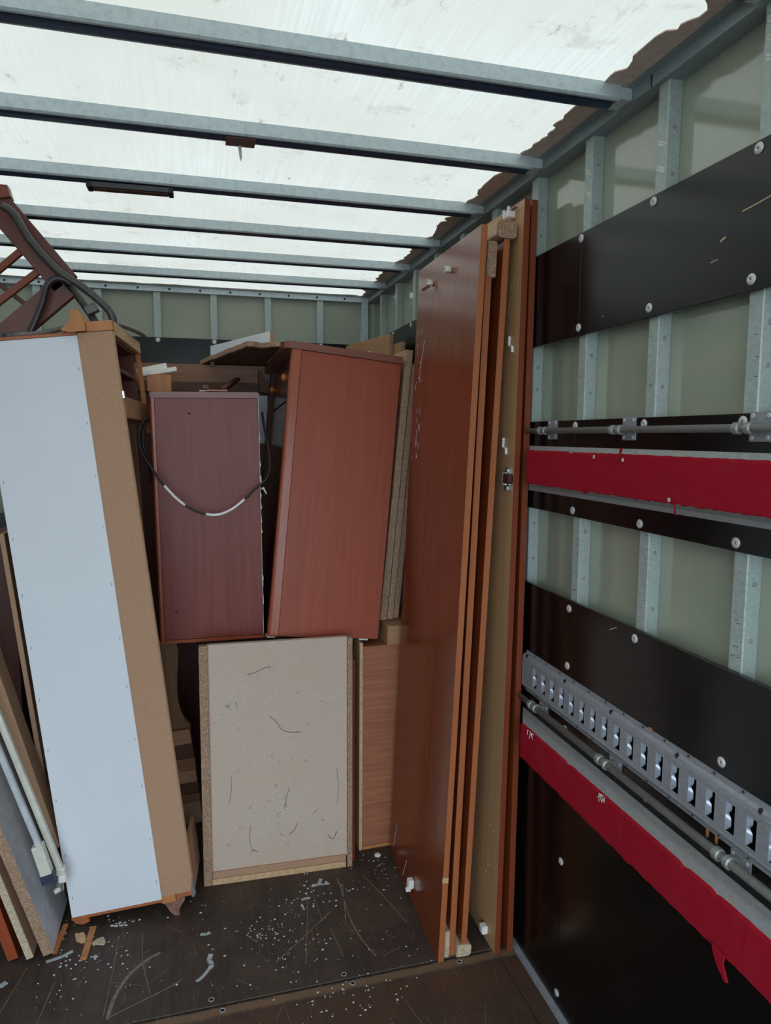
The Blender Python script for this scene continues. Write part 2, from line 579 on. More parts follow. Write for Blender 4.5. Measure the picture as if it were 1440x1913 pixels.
for y0, z in ((1.582, 2.21), (1.582, 2.16), (1.302, 2.17), (1.302, 2.12), (1.022, 2.26), (1.022, 2.23), (1.022, 2.20)):
    for k in range(2):
        add_bar(bm, (.9418, y0 - .014, z + .006 * k), (.9418, y0 + .010, z + .012 + .006 * k), .004, .0006, (1, 0, 0), 0)
obj('paint_scuffs', finish(bm, 'scuffs'), M_CREAM, wall_r)['kind'] = 'stuff'

# ---- top rail along the right wall
railr = prism('trim_1', [(0.985, 2.298), (0.930, 2.298), (0.930, 2.323), (0.914, 2.3265), (0.914, 2.330), (0.985, 2.330)], 'y', YR, 3.80, M_RAIL)
railr['kind'] = 'structure'
rj = box('rail_joint', 0.9285, .94, 1.325, 1.328, 2.299, 2.324, M_DARK, railr, 0)
for y in (.62, 1.02, 1.40, 1.80, 2.2, 2.6, 3.0, 3.4):
    inst('rivet', lathe_mesh('rivet', [(.0055, 0), (.005, .0015), (.002, .0028)], Matrix.Rotation(R(-90), 4, 'Y'), 10), (0.93, y, 2.31), railr).data.materials.append(M_ZINC)

# ---- front wall
wall_f = box('wall_front', -1.51, .99, 3.806, 3.83, -.02, 2.335, M_SKINF, None, 0)
wall_f['kind'] = 'structure'
bm = bmesh.new(); add_box(bm, -.018, .018, 3.778, 3.807, 0, 2.30, .002)
studf = finish(bm, 'stud_front'); studf.materials.append(M_STUD)
for k in range(-5, 3):
    inst('stud', studf, (.115 + .277 * k, 0, 0), wall_f)
box('corner_post', .895, .93, 3.765, 3.806, 0, 2.298, M_GALV, wall_f)
pf = box('wall_panel', -1.5, .893, 3.766, 3.778, 1.78, 2.072, M_BLACK, wall_f, .0012)
boltf = lathe_mesh('bolt_front', [(.0118, 0), (.0122, .0015), (.0105, .0035), (.006, .0048), (.003, .0040)], Matrix.Rotation(R(90), 4, 'X'), 16)
boltf.materials.append(M_BOLT)
for k in range(-5, 3):
    inst('bolt', boltf, (.115 + .277 * k, 3.766, 2.058), pf)
box('wall_panel', -1.5, .893, 3.766, 3.778, 0.004, 1.2, M_BLACK, wall_f, .0012)
railf = prism('trim_2', [(3.765, 2.298), (3.81, 2.298), (3.81, 2.330), (3.75, 2.330), (3.75, 2.326), (3.765, 2.323)], 'x', -1.5, .93, M_GALV)
railf['kind'] = 'structure'
hole_me = lathe_mesh('rail_rivet', [(.006, 0), (.005, .001), (.002, .0012)], Matrix.Rotation(R(90), 4, 'X'), 10)
hole_me.materials.append(M_DARK)
for k in range(-8, 8):
    inst('rivet', hole_me, (.05 + .15 * k, 3.765, 2.311), railf)

# ---- left wall (beside the pile)
wall_l = box('wall_left', -1.53, -1.51, YR, 3.80, -.02, 2.335, M_SKIN, None, 0)
wall_l['kind'] = 'structure'
for (z0, z1) in ((1.83, 2.078), (1.377, 1.622), (.004, 1.157)):
    box('wall_panel', -1.51, -1.498, YR, 3.76, z0, z1, M_BLACK, wall_l, 0)

# ---- roof: one translucent sheet, with torn sealant strips along its edges
bm = bmesh.new()
vs = [bm.verts.new(p) for p in ((-1.53, YR, 2.3315), (.99, YR, 2.3315), (.99, 3.83, 2.3315), (-1.53, 3.83, 2.3315))]
bm.faces.new(vs)
ceil = obj('ceiling', finish(bm, 'ceiling'), M_ROOF)
ceil['kind'] = 'structure'
def ragged_strip(pts_in, pts_edge, z0, z1):
    bm = bmesh.new()
    pv = None
    for (a, b), (c, d) in zip(pts_in, pts_edge):
        row = [bm.verts.new(p) for p in ((a, b, z0), (c, d, z0), (c, d, z1), (a, b, z1))]
        if pv:
            for k in range(4): bm.faces.new((pv[k], pv[(k + 1) % 4], row[(k + 1) % 4], row[k]))
        pv = row
    return obj('sealant_strip', finish(bm, 'strip'), M_STRIP, ceil)


rr = random.Random(11)
y, w = YR, .872
pi, pe = [], []
while y < 3.8:
    pi.append((.985, y)); pe.append((w, y))
    y += rr.uniform(.006, .022)
    w = min(.892, max(.856, w + rr.uniform(-.007, .007) + (rr.choice((-.013, .013)) if rr.random() < .2 else 0)))
ragged_strip(pi, pe, 2.3275, 2.3300)
x, w = -1.5, 3.735
pi, pe = [], []
while x < .9:
    pi.append((x, 3.80)); pe.append((x, w)); x += rr.uniform(.01, .04); w = min(3.745, max(3.722, w + rr.uniform(-.006, .006)))
ragged_strip(pi, pe, 2.3275, 2.3300)

# ---- header over the open rear, with the rolled-up door
hd = box('trim_3', -1.53, .985, YR - .03, YR + .02, 2.08, 2.33, M_RAIL, None, .002)
hd['kind'] = 'structure'

# ================================================================= ROOF BOWS
bow_names = [(0.99, 'galvanised roof bow nearest the open rear, only its right end in the top corner'),
             (1.39, 'wide galvanised roof bow crossing the top of the photo'),
             (1.79, 'galvanised roof bow with brown tape stuck under it'),
             (2.19, 'galvanised roof bow carrying the small dark lamp'),
             (2.605, 'galvanised roof bow just beyond the one with the lamp'),
             (3.0, 'galvanised roof bow second from the front wall'),
             (3.39, 'galvanised roof bow closest to the front wall')]
for i, (y, lab) in enumerate(bow_names):
    e = empty('roof_bow', lab, 'roof bow', Matrix.Translation((0, y, 2.2975)), 'roof bows')
    prism('bow_channel', [(0, .004), (.004, 0), (.010, 0), (.010, .003), (.004, .006), (.004, .028), (.056, .028), (.056, .033), (0, .033)], 'x', -1.51, .8995, M_GALV, e)
    prism('bow_seal', [(.0105, .018), (.0245, .018), (.0255, .006), (.030, .001), (.040, -.0015), (.050, .001), (.055, .006), (.056, .0275), (.0105, .0275)], 'x', -1.508, .896, M_BOWSEAL, e)
    box('end_plate', .8997, .9295, .002, .056, .004, .029, M_GALV, e)

# ---- lamp and tape under the bows
lamp = empty('interior_lamp', 'small dark unlit interior lamp fixed under a roof bow', 'lamp', pose(-.272, 2.205, 2.2935, -1.5))
prism('lamp_housing', [(.0, .0), (.004, -.012), (.042, -.012), (.046, .0)], 'x', 0, .228, M_TUBEB, lamp)
box('lamp_lens', .012, .216, .010, .036, -.0155, -.0118, M_GLASS, lamp)
box('end_cap', -.004, .010, .0, .046, -.0145, .0, M_DARK, lamp)
box('end_cap', .218, .232, .0, .046, -.0145, .0, M_DARK, lamp)
tape = empty('tape_patch', 'brown tape wrapped under a roof bow with a pale torn end hanging', 'tape', pose(.094, 1.80, 2.2962, 0))
prism('tape', [(0, -.002), (.028, -.002), (.052, -.0022), (.056, .006), (.055, .008), (.051, -.0005), (.0, -.0005)], 'x', 0, .07, M_TAPE, tape)
prism('tape_tail', [(.030, -.002), (.033, -.030), (.036, -.040), (.039, -.030), (.038, -.002)], 'y', .045, .047, M_CREAM, tape)


# ================================================================= RIGHT WALL FITTINGS
def rub_rail(label, ztop, zred1, zred0, zbot, seed, top_slope):
    e = empty('rub_rail', label, 'rub rail', Matrix.Identity(4), 'red carpeted rub rails')
    y0 = YR + .03
    # aluminium hat profile, mitred at its far end behind the tall boards
    prof = [(XW - .0005, ztop), (XW - .004, ztop), (XW - .012, ztop - (ztop - zred1) * top_slope), (.878, zred1), (.878, zred0), (XW - .012, zbot + .012), (XW - .003, zbot), (XW - .0005, zbot)]
    bm = bmesh.new()
    A = [bm.verts.new((x, y0, z)) for x, z in prof]
    B = [bm.verts.new((x, 1.968 * x, z)) for x, z in prof]
    n = len(prof)
    for i in range(n):
        j = (i + 1) % n
        bm.faces.new((A[i], A[j], B[j], B[i]))
    bm.faces.new(A[::-1]); bm.faces.new(B)
    obj('rail_profile', finish(bm, 'rail_profile'), M_ALU, e)
    # carpet with frayed edges
    rr = random.Random(seed)
    bm = bmesh.new()
    ys = []
    y = y0
    while y < 1.720:
        ys.append(y); y += rr.uniform(.008, .016)
    ys.append(1.7285)
    rows = []
    for y in ys:
        jt, jb = rr.uniform(-.0008, .0008), rr.uniform(-.0018, .001)
        if rr.random() < .05: jb -= .004
        if rr.random() < .03: jt -= .003
        rows.append([bm.verts.new(p) for p in ((.8785, y, zred1 + .002 + jt), (.8725, y, zred1 + jt - .003), (.8715 + rr.uniform(-.0006, .0006), y, (zred0 + zred1) / 2), (.8725, y, zred0 + jb + .002), (.8785, y, zred0 + jb))])
    for a, b in zip(rows, rows[1:]):
        for k in range(4): bm.faces.new((a[k], a[k + 1], b[k + 1], b[k]))
        bm.faces.new((a[4], a[0], b[0], b[4]))
    bm.faces.new(rows[0]); bm.faces.new(rows[-1][::-1])
    obj('carpet', finish(bm, 'carpet'), M_CARPET, e)
    return e


def side_bolt(e, x, y, z, s=.6, m=None):
    o = inst('bolt', bolt_me if m is None else m, (x, y, z), e)
    o.scale = (s, s, s)
    return o


r1 = rub_rail('upper red carpeted rub rail along the right wall at chest height', 1.554, 1.542, 1.453, 1.427, 3, .9)
for y in (.97, 1.305, 1.645): side_bolt(r1, .915, y, 1.549, .45, riv_me)
for y, z in ((1.03, 1.442), (1.46, 1.4435), (1.70, 1.444)): side_bolt(r1, .922, y, z, .5)
fl = prism('torn_flap', [(1.335, 1.536), (1.30, 1.5405), (1.2955, 1.556), (1.288, 1.557), (1.299, 1.534), (1.310, 1.522)], 'x', .868, .871, M_CARPET, r1)
prism('carpet_thread', [(1.118, 1.455), (1.121, 1.455), (1.117, 1.437), (1.112, 1.432)], 'x', .8715, .873, M_CARPET, r1)
for y, z in ((1.40, 1.535), (1.29, 1.532), (1.135, 1.461)): side_bolt(r1, .8722, y, z, .42)
r2 = rub_rail('lower red carpeted rub rail at hip height under the zinc cargo track', .777, .772, .674, .652, 5, .35)
for y, z in ((1.49, .7905), (1.13, .7905), (.8, .7905)):
    side_bolt(r2, .915, y, .7752, .45, riv_me)
prism('torn_flap', [(.955, .684), (.925, .681), (.928, .665), (.915, .640), (.921, .638), (.938, .652), (.950, .668)], 'x', .866, .870, M_CARPET, r2)
for y, a in ((1.66, .9), (1.315, 1.0)):
    bm = bmesh.new()
    rr = random.Random(int(y * 100))
    for k in range(7):
        p = Vector((.873, y + rr.uniform(-.012, .012), .772))
        add_tube(bm, [p, p + Vector((-.006, rr.uniform(-.01, .01), .004 * a)), p + Vector((-.006, rr.uniform(-.012, .012), -.02 * a * rr.random()))], .0008, 4)
    obj('frayed_tuft', finish(bm, 'tuft'), M_CREAM, r2)['kind'] = 'stuff'


def rod(label, x, z, r, y1, plates, plate_z, below):
    e = empty('lashing_rod', label, 'rod', Matrix.Identity(4), 'steel lashing rods')
    tube('rod', [(x, YR + .05, z), (x, y1, z)], r, M_ROD, e, 14, 1)
    for py in plates:
        pb = box('bracket', XW - .003, XW - .0003, py - .025, py + .025, plate_z[0], plate_z[1], M_ZINC, e, .001)
        for dy in (-.017, .017):
            for z2 in ((plate_z[0] + .007, plate_z[1] - .007)):
                inst('screw', bolt_me, (XW - .003, py + dy, z2), pb).scale = (.42,) * 3
        bm = bmesh.new()
        for a, b in ((-.004, .010), (.022, .038)):
            add_tube(bm, [(x, py + a, z), (x, py + a + .002, z), (x, py + b - .002, z), (x, py + b, z)], [r * 1.1, r * 1.45, r * 1.45, r * 1.1], 14)
        add_box(bm, x, XW - .002, py - .004, py + .010, z - r * .9, z + r * .9)
        obj('clamp_collar', finish(bm, 'collar', False), M_ROD, e)
    return e


rod('upper grey lashing rod clipped to the black panel above the red rail', .908, 1.596, .0075, 1.797, (1.695, 1.353, .98, .62), (1.573, 1.624), False)
rod('lower grey lashing rod running beneath the zinc cargo track', .905, .823, .0085, 1.797, (1.70, 1.352, .965, .62), (.800, .8345), True)

# ---- zinc cargo track with slots
track = empty('cargo_track', 'zinc cargo track with a row of tall slots on the black panel', 'cargo track', Matrix.Identity(4))
bm = bmesh.new()
x1 = .9155
TY0, TY1 = YR + .03, 1.81


def strip(pts, ya, yb):
    for (xa, za), (xb, zb) in zip(pts, pts[1:]):
        bm.faces.new([bm.verts.new(p) for p in ((xa, ya, za), (xb, ya, zb), (xb, yb, zb), (xa, yb, za))])


strip([(.9285, .957), (.9285, .950), (.9225, .9485), (.9175, .943), (x1, .935), (x1, .925)], TY0, TY1)
strip([(x1, .869), (x1, .862), (x1 - .001, .858), (.921, .848), (.9285, .846), (.9285, .836)], TY0, TY1)
slots = []
y = 1.232 - .05 * 38
prev = TY0
while y < TY1 - .03:
    slots.append(y)
    strip([(x1, .925), (x1, .869)], prev, y - .0115)
    prev = y + .0115
    y += .05
strip([(x1, .925), (x1, .869)], prev, TY1)
bmesh.ops.remove_doubles(bm, verts=bm.verts, dist=.00005)
tr = obj('track_face', finish(bm, 'track'), M_ZINC, track)
md = tr.modifiers.new('thick', 'SOLIDIFY'); md.thickness = .0025; md.offset = 0
# wavy curled lip on one side of every slot
bm = bmesh.new()
N = 18
pv = None
for k in range(N + 1):
    t = k / N
    z = .8695 + .055 * t
    tt = 1 - t
    ww = .0080 - .0064 * math.exp(-((tt - .44) / .10) ** 2) - .0070 * math.exp(-((tt - .98) / .07) ** 2)
    row = [bm.verts.new((x1 - .0004, .0118, z)), bm.verts.new((x1 + .0020, .0118 - ww * .5, z)), bm.verts.new((x1 + .0065, .0118 - ww, z))]
    if pv:
        for a in range(2): bm.faces.new((pv[a], pv[a + 1], row[a + 1], row[a]))
    pv = row
lip = finish(bm, 'slot_lip', True); lip.materials.append(M_ZINCB)
for y in slots:
    inst('slot_lip', lip, (0, y, 0), track)
for y in (1.050, 1.026, 1.233):
    prism('packing_wedge', [(y - .003, .838), (y + .003, .838), (y + .002, .822), (y - .002, .820)] if y < 1.2 else [(y - .004, .955), (y + .004, .955), (y + .004, .961), (y - .004, .961)], 'x', .9265, .9296, M_PINE, track)
riv2 = lathe_mesh('track_rivet', [(.003, 0), (.0025, .001), (.001, .0012)], Matrix.Rotation(R(-90), 4, 'Y'), 8); riv2.materials.append(M_DARK)
for k in range(0, 16):
    inst('rivet', riv2, (.9272, 1.76 - .072 * k, .953), track)
    inst('rivet', riv2, (.9272, 1.74 - .072 * k, .8405), track)
for y in (1.79, 1.575, 1.365, 1.135, .92):
    prism('notch', [(y, .950), (y - .006, .9475), (y - .005, .940), (y + .001, .943)], 'x', .9150, .925, M_DARK, track)


# ================================================================= TALL BOARDS ON THE RIGHT
def board(name, label, cat, M, dims, m, edge_m=None, group=None, bev=.0012, edges=('near',)):
    e = empty(name, label, cat, M, group)
    w, d, h = dims
    box('panel', 0, w, .0006, d, 0, h, m, e, bev)
    if edge_m:
        box('edge_band', .0002, w - .0002, -.0006, .0012, 0.0005, h - .0005, edge_m, e, .0003)
    return e


TG = 'tall boards leaning on the right wall'
b1 = board('wardrobe_board', 'tall glossy cherry-red board with two plastic clips near its top, leftmost of the leaning stack', 'board', pose(.670, 1.83, .0005, -1.07, .47, 2.46), (.018, .578, 2.151), M_CHERRY, M_EDGE, TG)


def clip(parent, y, z, dark=False):
    c = box('shelf_clip', -.018, 0, y, y + .020, z, z + .014, M_CREAM, parent, .003)
    box('clip_peg', -.022, -.006, y + .003, y + .017, z + .012, z + .018, M_CREAM, c, .002)
    if dark:
        bar('broken_tab', (-.012, y + .002, z - .002), (-.026, y + .036, z - .012), .010, .004, M_TAPE, c)
    return c


clip(b1, .226, 2.072)
clip(b1, .405, 2.068, True)
c = box('corner_block', -.020, 0, .262, .288, .058, .088, M_WHITEP, b1, .003)
box('block_pin', -.026, -.008, .268, .280, .046, .060, M_WHITEP, c, .002)
bm = bmesh.new()
rr = random.Random(4)
for k in range(26):
    yy, zz = .505 + rr.uniform(-.03, .05), rr.uniform(1.45, 1.95)
    L = rr.uniform(.003, .022)
    add_box(bm, -.0005, .0, yy, yy + rr.uniform(.001, .004), zz, zz + L)
for a, b in (((.470, 1.90), (.505, 1.80)), ((.505, 1.80), (.50, 1.76)), ((.52, 1.78), (.50, 1.77)), ((.36, .10), (.40, .02)), ((.50, .16), (.53, .05)), ((.505, 1.60), (.515, 1.54))):
    add_bar(bm, (-.0002, a[0], a[1]), (-.0002, b[0], b[1]), .0035, .0006, (1, 0, 0), 0)
obj('scuff_marks', finish(bm, 'scuffs'), M_STAIN, b1)['kind'] = 'stuff'
box('edge_chip', -.0005, .018, -.001, .003, .255, .272, M_LIP, b1, .0005)

b2 = board('wardrobe_board', 'narrow-edged cherry board second from the left with a chipboard block at its top', 'board', pose(.710, 1.846, .0005, -.08, .03, 2.26), (.019, .50, 2.117), M_CHERRY, M_EDGE, TG)
box('cap_block', .0005, .030, -.006, .49, 2.020, 2.118, M_CHIP, b2, .003)
box('plinth_strip', -.016, -.0006, -.004, .30, 0.0, .085, M_CHIPP, b2, .001)

b3 = board('wardrobe_board', 'cherry board third from the left with a rounded chipboard cap across its top', 'board', pose(.747, 1.838, .039, -.08, .06, 2.54), (.018, .55, 2.087), M_CHERRY, M_EDGE, TG)
pts = []
for cx, cz, a0 in ((.024, 2.097, -90), (.024, 2.123, 0), (-.011, 2.123, 90), (-.011, 2.097, 180)):
    for k in range(5):
        a = R(a0 + 22.5 * k)
        pts.append((cx + .010 * math.cos(a), cz + .010 * math.sin(a)))
prism('cap_rail', pts, 'y', -.006, .30, M_CHIP, b3)
prism('cap_facing', [(-.0225, 2.095), (-.0208, 2.095), (-.0208, 2.126), (-.012, 2.1338), (.03, 2.1338), (.03, 2.1352), (-.013, 2.1352), (-.0225, 2.127)], 'y', .004, .30, M_LIP, b3)
prism('base_rail', [(-.0135, -.0382), (.026, -.0382), (.033, -.030), (.033, -.008), (.028, -.0005), (-.0135, -.0005)], 'y', -.004, .50, M_CHIPP, b3)

b4 = board('wardrobe_board', 'tall board with a beige inner face, metal hooks and a hinge plate', 'board', pose(.848, 1.815, .0005, .6, .38, .87), (.018, .394, 2.223), M_TAN, M_EDGE_D, TG)
# fittings on the beige face (local x = 0)
h1 = box('top_bracket', -.026, 0, .050, .085, 2.185, 2.205, M_WHITEP, b4, .003)
box('bracket_pin', -.022, -.012, .086, .095, 2.190, 2.216, M_WHITEP, h1, .003)
box('bracket_pin', -.022, -.012, .058, .067, 2.203, 2.219, M_WHITEP, h1, .003)
bar('bracket_arm', (-.010, .03, 2.208), (-.010, .115, 2.202), .010, .004, M_TAPE, h1)
for yy, zz in ((.044, 1.832), (.058, 1.545)):
    hk = prism('shelf_hook', [(yy + .0115, zz + .030), (yy + .0085, zz + .030), (yy + .0095, zz + .006), (yy - .0105, zz + .001), (yy - .0125, zz - .016), (yy - .0095, zz - .016), (yy - .0075, zz - .0015), (yy + .0125, zz + .0035)], 'x', -.007, -.0005, M_WHITEP, b4)
hp = box('hinge_plate', -.004, 0, .012, .050, 1.425, 1.492, M_CHROME, b4, .001)
for zz in (1.432, 1.482):
    me = lathe_mesh('hinge_screw', [(.006, 0), (.006, .003), (.003, .004)], Matrix.Rotation(R(-90), 4, 'Y'), 12); me.materials.append(M_WHITEP)
    inst('hinge_screw', me, (-.004, .026, zz), hp)
box('hinge_arm', -.020, -.004, -.006, .034, 1.446, 1.474, M_DARKRED, hp, .003)
box('hinge_cup_rim', -.021, -.006, .028, .033, 1.440, 1.478, M_CHROME, hp, .001)
lb = box('levelling_block', -.020, 0, .050, .076, .030, .056, M_WHITEP, b4, .003)
box('levelling_screw', -.016, -.006, .078, .088, .028, .050, M_CHROME, lb, .002)
bm = bmesh.new()
rr = random.Random(9)
for k in range(46):
    add_box(bm, -.0006, 0, .062, .066, .12 + k * .044, .124 + k * .044)
for k in range(24):
    yy, zz = .07 + rr.uniform(-.04, .03), rr.choice((rr.uniform(1.93, 2.02), rr.uniform(.1, .6), rr.uniform(1.95, 2.0)))
    add_box(bm, -.0006, 0, yy, yy + rr.uniform(.002, .007), zz, zz + rr.uniform(.002, .012))
obj('peg_holes', finish(bm, 'peg_holes'), M_LIP, b4)['kind'] = 'stuff'

b5 = board('wardrobe_board', 'tall dark cherry board standing flat against the black wall panels, rightmost of the stack', 'board', pose(.8905, 1.817, .0005, -.17, .02, .52), (.018, .50, 2.227), M_CHERRY, M_EDGE_D, TG)

# ================================================================= CENTRE STACK
# ---- framed chipboard back panel (a low cabinet with its back to the door)
fr = empty('low_cabinet', 'low cabinet turned back-side out showing a dusty chipboard back in a frame', 'cabinet', pose(-.006, 2.378, .0005, -1.83, 0, .14))
H = .832
HF = .868
box('carcass', 0.0, .531, .031, .42, 0.0, H - .055, M_BACK, fr)
box('top_strip', 0.0, .531, .031, .15, H - .0545, H - .0005, M_BACK, fr)
box('back_board', .03, .512, .012, .0305, .04, HF, M_BACK, fr, 0)
box('frame_stile', 0, .030, 0, .028, 0, HF, M_CHIP, fr)
box('frame_stile', .512, .531, 0, .028, 0, HF, M_CHIP, fr)
box('frame_rail', .0305, .5075, .004, .028, .022, .046, M_MDF, fr)
box('frame_rail', .0305, .5075, 0, .028, 0, .0216, M_LIP, fr)
bm = bmesh.new()
rr = random.Random(21)
segs = [[(.235, .60), (.26, .575), (.275, .55), (.30, .535), (.345, .53)], [(.305, .33), (.295, .30), (.285, .25)], [(.10, .395), (.10, .34), (.09, .29)],
        [(.475, .38), (.48, .32), (.478, .25)], [(.165, .20), (.16, .15), (.17, .11), (.19, .10)], [(.16, .755), (.19, .762), (.22, .775), (.24, .78)], [(.12, .66), (.125, .64)], [(.30, .15), (.32, .165), (.33, .19)], [(.44, .13), (.46, .11), (.475, .14)]]
for s in segs:
    add_tube(bm, smooth_path([(a, .0105, b) for a, b in s], 3), .0008, 4)
for k in range(26):
    a, b = rr.uniform(.06, .48), rr.uniform(.07, .78)
    p = [(a, .0108, b)]
    for j in range(3):
        a += rr.uniform(-.012, .012); b += rr.uniform(-.012, .012); p.append((a, .0108, b))
    add_tube(bm, smooth_path(p, 2), .0004, 4)
obj('dust_threads', finish(bm, 'dust'), M_HAIR, fr)['kind'] = 'stuff'
box('side_panel', .532, .546, .03, .42, 0, H - .056, M_CHERRY, fr)

# ---- oak-veneered cabinet side to its right
ok = empty('oak_cabinet', 'oak-veneered cabinet between the low cabinet and the tall cherry board', 'cabinet', pose(.569, 2.447, .0005, 2.0, 0, .3))
box('veneer_panel', .014, .26, .002, .30, .014, .800, M_OAK, ok)
box('edge_lipping', 0, .0135, 0, .30, 0, .816, M_LIP, ok)
box('edge_lipping', .014, .26, 0, .30, 0, .0135, M_PINE, ok)
box('top_rail', .106, .262, -.004, .36, .801, .872, M_OAKL, ok)

# ---- chipboard offcuts standing on the oak cabinet
for i, (x, w, h, yy, lab) in enumerate(((.672, .026, 1.03, 2.53, 'chipboard offcut squeezed right behind the taller red cabinet'),
                                        (.7025, .022, .98, 2.536, 'narrow chipboard offcut second from the red cabinet'),
                                        (.7295, .021, .70, 2.548, 'shorter chipboard offcut wedged next to the tall cherry board'))):
    e = empty('chipboard_offcut', lab, 'board', pose(x, yy, .876, 0, 0, 5.6), 'chipboard offcuts right of the red cabinet')
    box('panel', 0, w, .001, .26, 0, h, M_MDF if i == 0 else M_CHIP, e)
    box('raw_edge', .0002, w - .0002, -.0006, .0015, .0003, h - .0003, M_CHIP, e, .0003)

# ---- red cabinet with drawer knob (taller)
B = empty('red_cabinet', 'taller cherry cabinet tilted to the right with an amber knob on its left', 'cabinet', pose(.236, 2.45, .868, 1.0, -3.72, 5.99))
W_, D_, H_ = .411, .617, 1.054
box('side_panel', .0375, W_, 0, .018, 0, H_ - .026, M_CHERRY_B, B)
box('carcass', .024, W_ - .002, .019, D_ - .02, .004, H_ - .027, M_DARKRED, B)
box('side_panel', .0375, W_, D_ - .018, D_, 0, H_ - .026, M_CHERRY_B, B)
for yy in (-.002, D_ - .024):
    pts = [(.036, yy), (.036, yy + .026), (.0, yy + .026)] if yy < 0 else [(.036, yy), (.036, yy + .026), (.0, yy + .026)]
    pr = [(.0365, yy), (.0365, yy + .026), (.0, yy + .026), (.0, yy + .010), (.003, yy + .003), (.010, yy)]
    prism('front_stile', pr, 'z', 0, H_ - .026, M_STILE if yy < 0 else M_DARKRED, B)
# top with a rounded nose
pts = [(W_ + .003, -.006), (W_ + .003, D_), (-.026, D_)]
for k in range(7):
    a = R(180 + 90 * k / 6)
    pts.append((-.026 + .03 + .03 * math.cos(a), -.006 + .03 + .03 * math.sin(a)))
prism('top', pts, 'z', H_ - .0255, H_, M_TOP, B)
dr = box('drawer', .016, .0235, .030, D_ - .03, H_ - .19, H_ - .035, M_GLASS, B)
kn = lathe_mesh('knob', [(.006, 0), (.005, .006), (.010, .010), (.0145, .018), (.014, .026), (.008, .031), (.002, .032)], Matrix.Rotation(R(-90), 4, 'Y'), 18)
kn.materials.append(M_KNOB)
inst('knob', kn, (.016, .10, H_ - .115), dr)
inst('knob', kn, (.016, .45, H_ - .115), dr)
d2 = box('door', .016, .0235, .030, D_ - .03, .02, H_ - .20, M_GLASS, B)
box('plastic_foot', .0, .03, .02, .06, -.010, -.0005, M_WHITEP, B, .001)
box('plastic_foot', .34, .375, .01, .05, -.008, -.0005, M_WHITEP, B, .001)

# ---- purple-red cabinet (shorter)
A = empty('red_cabinet', 'shorter purple-toned cherry cabinet with a black cable slung across its side', 'cabinet', pose(-.13, 2.542, .840, -2.6, 2.32, -.5))
W_, D_, H_ = .363, .30, .888
box('side_panel', .012, W_ - .004, 0, .018, .012, H_ - .0205, M_CHERRY_A, A)
box('carcass', .014, W_ - .006, .019, D_, .014, H_ - .021, M_DARKRED, A)
pr = [(.0118, 0), (.0118, D_), (-.004, D_), (-.006, .02), (-.003, .004), (.003, -.002)]
prism('front_stile', pr, 'z', .003, H_ - .002, M_STILE, A)
pr = [(0, H_ - .020), (0 - .002, H_ - .006), (.004, H_), (W_ - .006, H_), (W_, H_ - .006), (W_, H_ - .020)]
prism('top', pr, 'y', -.004, D_, M_TOP, A)
prism('bottom_trim', [(.0, .0115), (.0, .003), (.006, 0), (W_, 0), (W_, .0115)], 'y', -.003, D_, M_STILE, A)
bm = bmesh.new()
rr = random.Random(31)
add_box(bm, W_ - .0039, W_ - .0026, -.0003, .02, .014, H_ - .0215, .0003)
for k in range(12):
    z = rr.choice((rr.uniform(.35, .74), rr.uniform(.05, .85)))
    add_prism(bm, [(W_ - .0025, z), (W_ + rr.uniform(-.001, .002), z + .004), (W_ + rr.uniform(-.0015, .001), z + rr.uniform(.008, .02)), (W_ - .0025, z + rr.uniform(.021, .03))], 'y', 0, .018)
obj('chipped_edge', finish(bm, 'chips'), M_WHITEP, A)['kind'] = 'stuff'
for x, z in ((.125, .815), (.055, .115)):
    me = lathe_mesh('screw_hole', [(.004, 0), (.004, .0004), (.001, .0006)], Matrix.Rotation(R(90), 4, 'X'), 10); me.materials.append(M_DARK)
    inst('screw_hole', me, (x, -.0001, z), A)
prism('splinter', [(.362, .55), (.372, .556), (.376, .547), (.383, .530), (.380, .529), (.372, .544)], 'y', .002, .006, M_CREAM, A)

# ---- cable hung over it
cb = empty('cable', 'black cable with white patches hanging in a loop across the shorter red cabinet', 'cable', Matrix.Identity(4))
PY = [((287, 783)), ((273, 793)), ((264, 812)), ((269, 840)), ((288, 872)), ((312, 905)), ((340, 933)), ((372, 950)), ((402, 954)), ((430, 945)), ((455, 926)), ((478, 904)), ((496, 888)), ((503, 868)), ((501, 838)), ((492, 800)), ((486, 770))]
CP = [(-.149, 2.535, 1.636), (-.167, 2.500, 1.621), (-.178, 2.463, 1.583), (-.170, 2.452, 1.528), (-.136, 2.450, 1.466), (-.093, 2.450, 1.403), (-.043, 2.450, 1.351), (.014, 2.449, 1.318), (.068, 2.448, 1.309),
      (.118, 2.447, 1.326), (.164, 2.446, 1.361), (.205, 2.444, 1.401), (.2385, 2.442, 1.430), (.2515, 2.444, 1.467), (.2535, 2.480, 1.524), (.246, 2.54, 1.60), (.2430, 2.60, 1.665)]
sp = smooth_path(CP, 6)
bm = bmesh.new(); add_tube(bm, sp, .0042, 8)
obj('cable_jacket', finish(bm, 'cable', True), M_CABLE, cb)
for a, b in ((29, 38), (44, 61)):
    bm = bmesh.new(); add_tube(bm, sp[a:b], .0047, 8)
    obj('white_patch', finish(bm, 'patch', True), M_WHITEP, cb)
bm = bmesh.new()
add_tube(bm, smooth_path([(-.149, 2.530, 1.628), (-.163, 2.51, 1.60), (-.166, 2.49, 1.55), (-.150, 2.50, 1.49), (-.146, 2.53, 1.42)], 5), .0042, 8)
obj('cable_loop', finish(bm, 'cable2', True), M_CABLE, cb)

